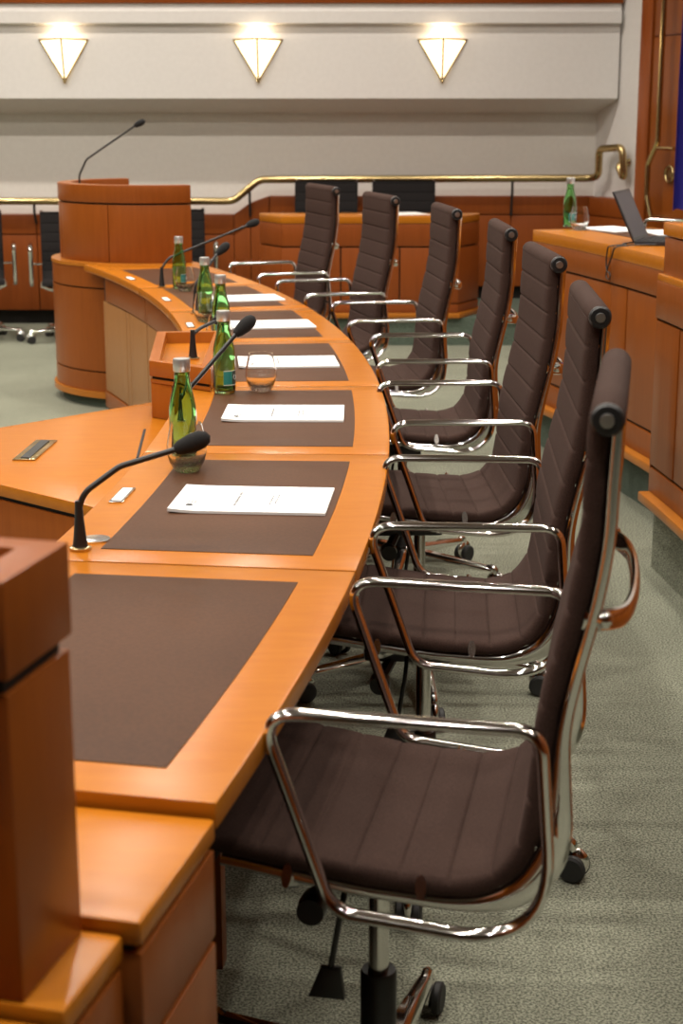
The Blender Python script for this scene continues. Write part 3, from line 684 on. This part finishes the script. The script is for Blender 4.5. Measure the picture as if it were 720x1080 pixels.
GLS = [(-.316, 3.192, T, 'clear stemless tumbler in front of the nearest green bottle'),
       (-.212, 4.165, T, 'clear stemless tumbler right of the teal labelled bottle'),
       (-.383, 4.985, T, 'clear stemless tumbler half hidden left behind the teal labelled bottle'),
       (-.480, 5.620, T, 'clear stemless tumbler in front of the fourth bottle along the table'),
       (-.645, 6.625, T, 'clear stemless tumbler in front of the farthest table bottle'),
       (1.026, 6.985, .941, 'clear stemless tumbler beside the bottle on the laptop counter')]
b0 = make_bottle(BOT[0][3]); g0 = make_glass(GLS[0][3])
for i, (x, y, z, lab) in enumerate(BOT):
    o = b0 if i == 0 else copy_tree(b0); o.location = (x, y, z + (.0015 if z < .8 else 0)); o.rotation_euler = (0, 0, rad((60, 25, -10, 80, 40, 10)[i])); o['label'] = lab; o['group'] = 'green water bottles'
for i, (x, y, z, lab) in enumerate(GLS):
    o = g0 if i == 0 else g0.copy()
    if i: COL.objects.link(o)
    o.location = (x, y, z + (.0015 if z < .8 else .0005)); o['label'] = lab; o['group'] = 'clear tumblers'
# ------------------------------------------------------------------ printed documents
def make_doc(label):
    t = thing('document', label, 'document'); bm = B()
    # a sheaf of sheets, curling up a little at its foot: x runs across the table, y along it
    n = 14; g = []
    for i in range(n + 1):
        x = -.145 + .29 * i / n; lift = .004 * max(0, (-x - .08) / .065) ** 2
        g.append([bm.verts.new((x, y, z)) for y, z in ((-.1025, 0 + lift * .8), (.1025, lift * .3), (.1025, .005 + lift * .4), (-.1025, .005 + lift))])
    for i in range(n):
        for k in range(4): bm.faces.new((g[i][k], g[i][(k + 1) % 4], g[i + 1][(k + 1) % 4], g[i + 1][k]))
    bm.faces.new(g[0][::-1]); bm.faces.new(g[-1]); obj('sheets', bm, 'paper', t)
    bm = B(); rnd = random.Random(3)
    def line(x, y0, y1, h):
        y = y0
        while y < y1:
            w = rnd.uniform(.003, .006); box(bm, (x + rnd.uniform(-.0004, .0004), y + w / 2, .0054), (h * rnd.uniform(.6, 1), w * .6, .0006)); y += w + (.0035 if rnd.random() < .2 else .0008)
    line(-.028, -.06, .055, .0055); obj('printed_title', bm, 'ink', t); bm = B(); line(.036, -.05, .035, .0035); line(.046, -.04, .04, .0035)
    obj('printed_text', bm, 'ink', t)
    bm = lathe(B(), [(0, 0), (.006, 0), (.007, .0006), (0, .0006)], 16, (-.112, -.062, .0064))
    obj('printed_crest', bm, 'inkdark', t)
    bm = B()
    for i in range(3): box(bm, (-.116 + .006 * i, -.038 + .004 * (i % 2), .0064), (.002, .022, .0006))
    obj('printed_heading', bm, 'ink', t); return t
DOC = [(-.166, 2.925, -4.5, 'white printed document on the second desk inlay, nearest and largest'),
       (-.139, 3.825, -.6, 'white printed document third along the table, behind the nearest one'),
       (-.158, 4.655, 4.8, 'white printed document behind the lone tumbler, middle of five'),
       (-.246, 5.518, 9.8, 'white printed document second farthest along the table'),
       (-.385, 6.330, 14.5, 'white printed document farthest along the table')]
d0 = make_doc(DOC[0][3])
for i, (x, y, a, lab) in enumerate(DOC):
    o = d0 if i == 0 else copy_tree(d0); o.location = (x, y, T + .0018); o.rotation_euler = (0, 0, rad(a)); o['label'] = lab; o['group'] = 'printed documents on the desk inlays'
# ------------------------------------------------------------------ gooseneck microphones
def mic(label, base, pts, head, rr=.0052):
    base = Vector(base); t = thing('gooseneck_microphone', label, 'microphone', base, 0, 'gooseneck microphones'); P = [Vector(p) - base for p in pts]; hd = Vector(head) - base
    obj('mount_ring', lathe(B(), [(0, 0), (.0185, 0), (.0185, .005), (.014, .007), (0, .007)], 24), 'brass', t)
    obj('stem_base', lathe(B(), [(0, .007), (.013, .007), (.0105, .025), (.0075, .06), (.0062, .085), (0, .085)], 20), 'black', t)
    path = [Vector((0, 0, .07))] + P; s = fillet(path, .05, 8); obj('gooseneck', tube(B(), s, rr, 10), 'black', t)
    d = (hd - P[-1]).normalized(); mt = Matrix.Translation(P[-1] + d * .026) @ d.to_track_quat('Z', 'Y').to_matrix().to_4x4()
    obj('foam_head', lathe(B(), [(0, -.03), (.009, -.03), (.013, -.02), (.0165, .0), (.0155, .017), (.010, .028), (0, .033)], 24, mtx=mt), 'foam', t, ang=60)
    return t
mic('gooseneck microphone nearest the camera, on brass ring at the first table seam', (-.438, 2.585, T), [(-.428, 2.585, .815), (-.37, 2.60, .856), (-.272, 2.60, .886)], (-.225, 2.60, .905))
mic('gooseneck microphone rising behind the nearest green bottle', (-.375, 3.63, T), [(-.372, 3.63, .79), (-.335, 3.64, .83), (-.243, 3.70, .932)], (-.205, 3.72, .965))
mic('gooseneck microphone standing in the tray of the console box', (-.425, 4.545, ZC - .034), [(-.425, 4.545, .815), (-.405, 4.56, .832), (-.362, 4.62, .846)], (-.345, 4.70, .848))
mic('gooseneck microphone before the fourth bottle, second farthest on the table', (-.535, 5.86, T), [(-.535, 5.86, .82), (-.51, 5.88, .86), (-.455, 5.93, .93)], (-.42, 5.95, .96))
mic('gooseneck microphone farthest along the table with long slanting stem', (-.758, 6.775, T), [(-.752, 6.775, .805), (-.725, 6.785, .84), (-.40, 6.88, .968)], (-.36, 6.90, .982))
mic('gooseneck microphone on the round lectern pointing up right', (-1.36, 8.46, .955), [(-1.36, 8.46, 1.12), (-1.32, 8.46, 1.20), (-1.06, 8.44, 1.37)], (-1.02, 8.44, 1.39))
# ------------------------------------------------------------------ lights: rows of ceiling downlights
def disk(x, y, w, size=.17, z=4.08, col=(1, .92, .81)):
    l = bpy.data.lights.new('ceiling_downlight', 'AREA'); l.shape = 'DISK'; l.size = size; l.energy = w; l.color = col; l.spread = rad(150)
    o = bpy.data.objects.new('ceiling_downlight', l); COL.objects.link(o); o.location = (x, y, z)
for i in range(7):
    for j in range(6):
        disk(-6.0 + i * 1.4, .9 + j * 1.75, 25 if i < 5 else 19, .10)
w = bpy.data.worlds.new('World'); S.world = w; w.use_nodes = True
w.node_tree.nodes['Background'].inputs['Color'].default_value = (1, .9, .8, 1); w.node_tree.nodes['Background'].inputs['Strength'].default_value = .02
# ------------------------------------------------------------------ camera
cam = bpy.data.cameras.new('Camera'); co = bpy.data.objects.new('Camera', cam); COL.objects.link(co)
co.location = (0, 0, 1.425); co.rotation_euler = (rad(90 - 13.9786), 0, 0)
cam.sensor_fit = 'VERTICAL'; cam.sensor_height = 36; cam.sensor_width = 24; cam.lens = 1683.6 / 1080 * 36; cam.clip_start = .05
cam.dof.use_dof = True; cam.dof.focus_distance = 3.5; cam.dof.aperture_fstop = 7
S.camera = co
S.view_settings.view_transform = 'Standard'; S.view_settings.look = 'None'; S.view_settings.gamma = 1; S.view_settings.use_curve_mapping = False
S.view_settings.exposure = 0.0
try:
    S.cycles.use_denoising = True; S.cycles.max_bounces = 10; S.cycles.transmission_bounces = 10; S.cycles.sample_clamp_indirect = 6
except Exception: pass
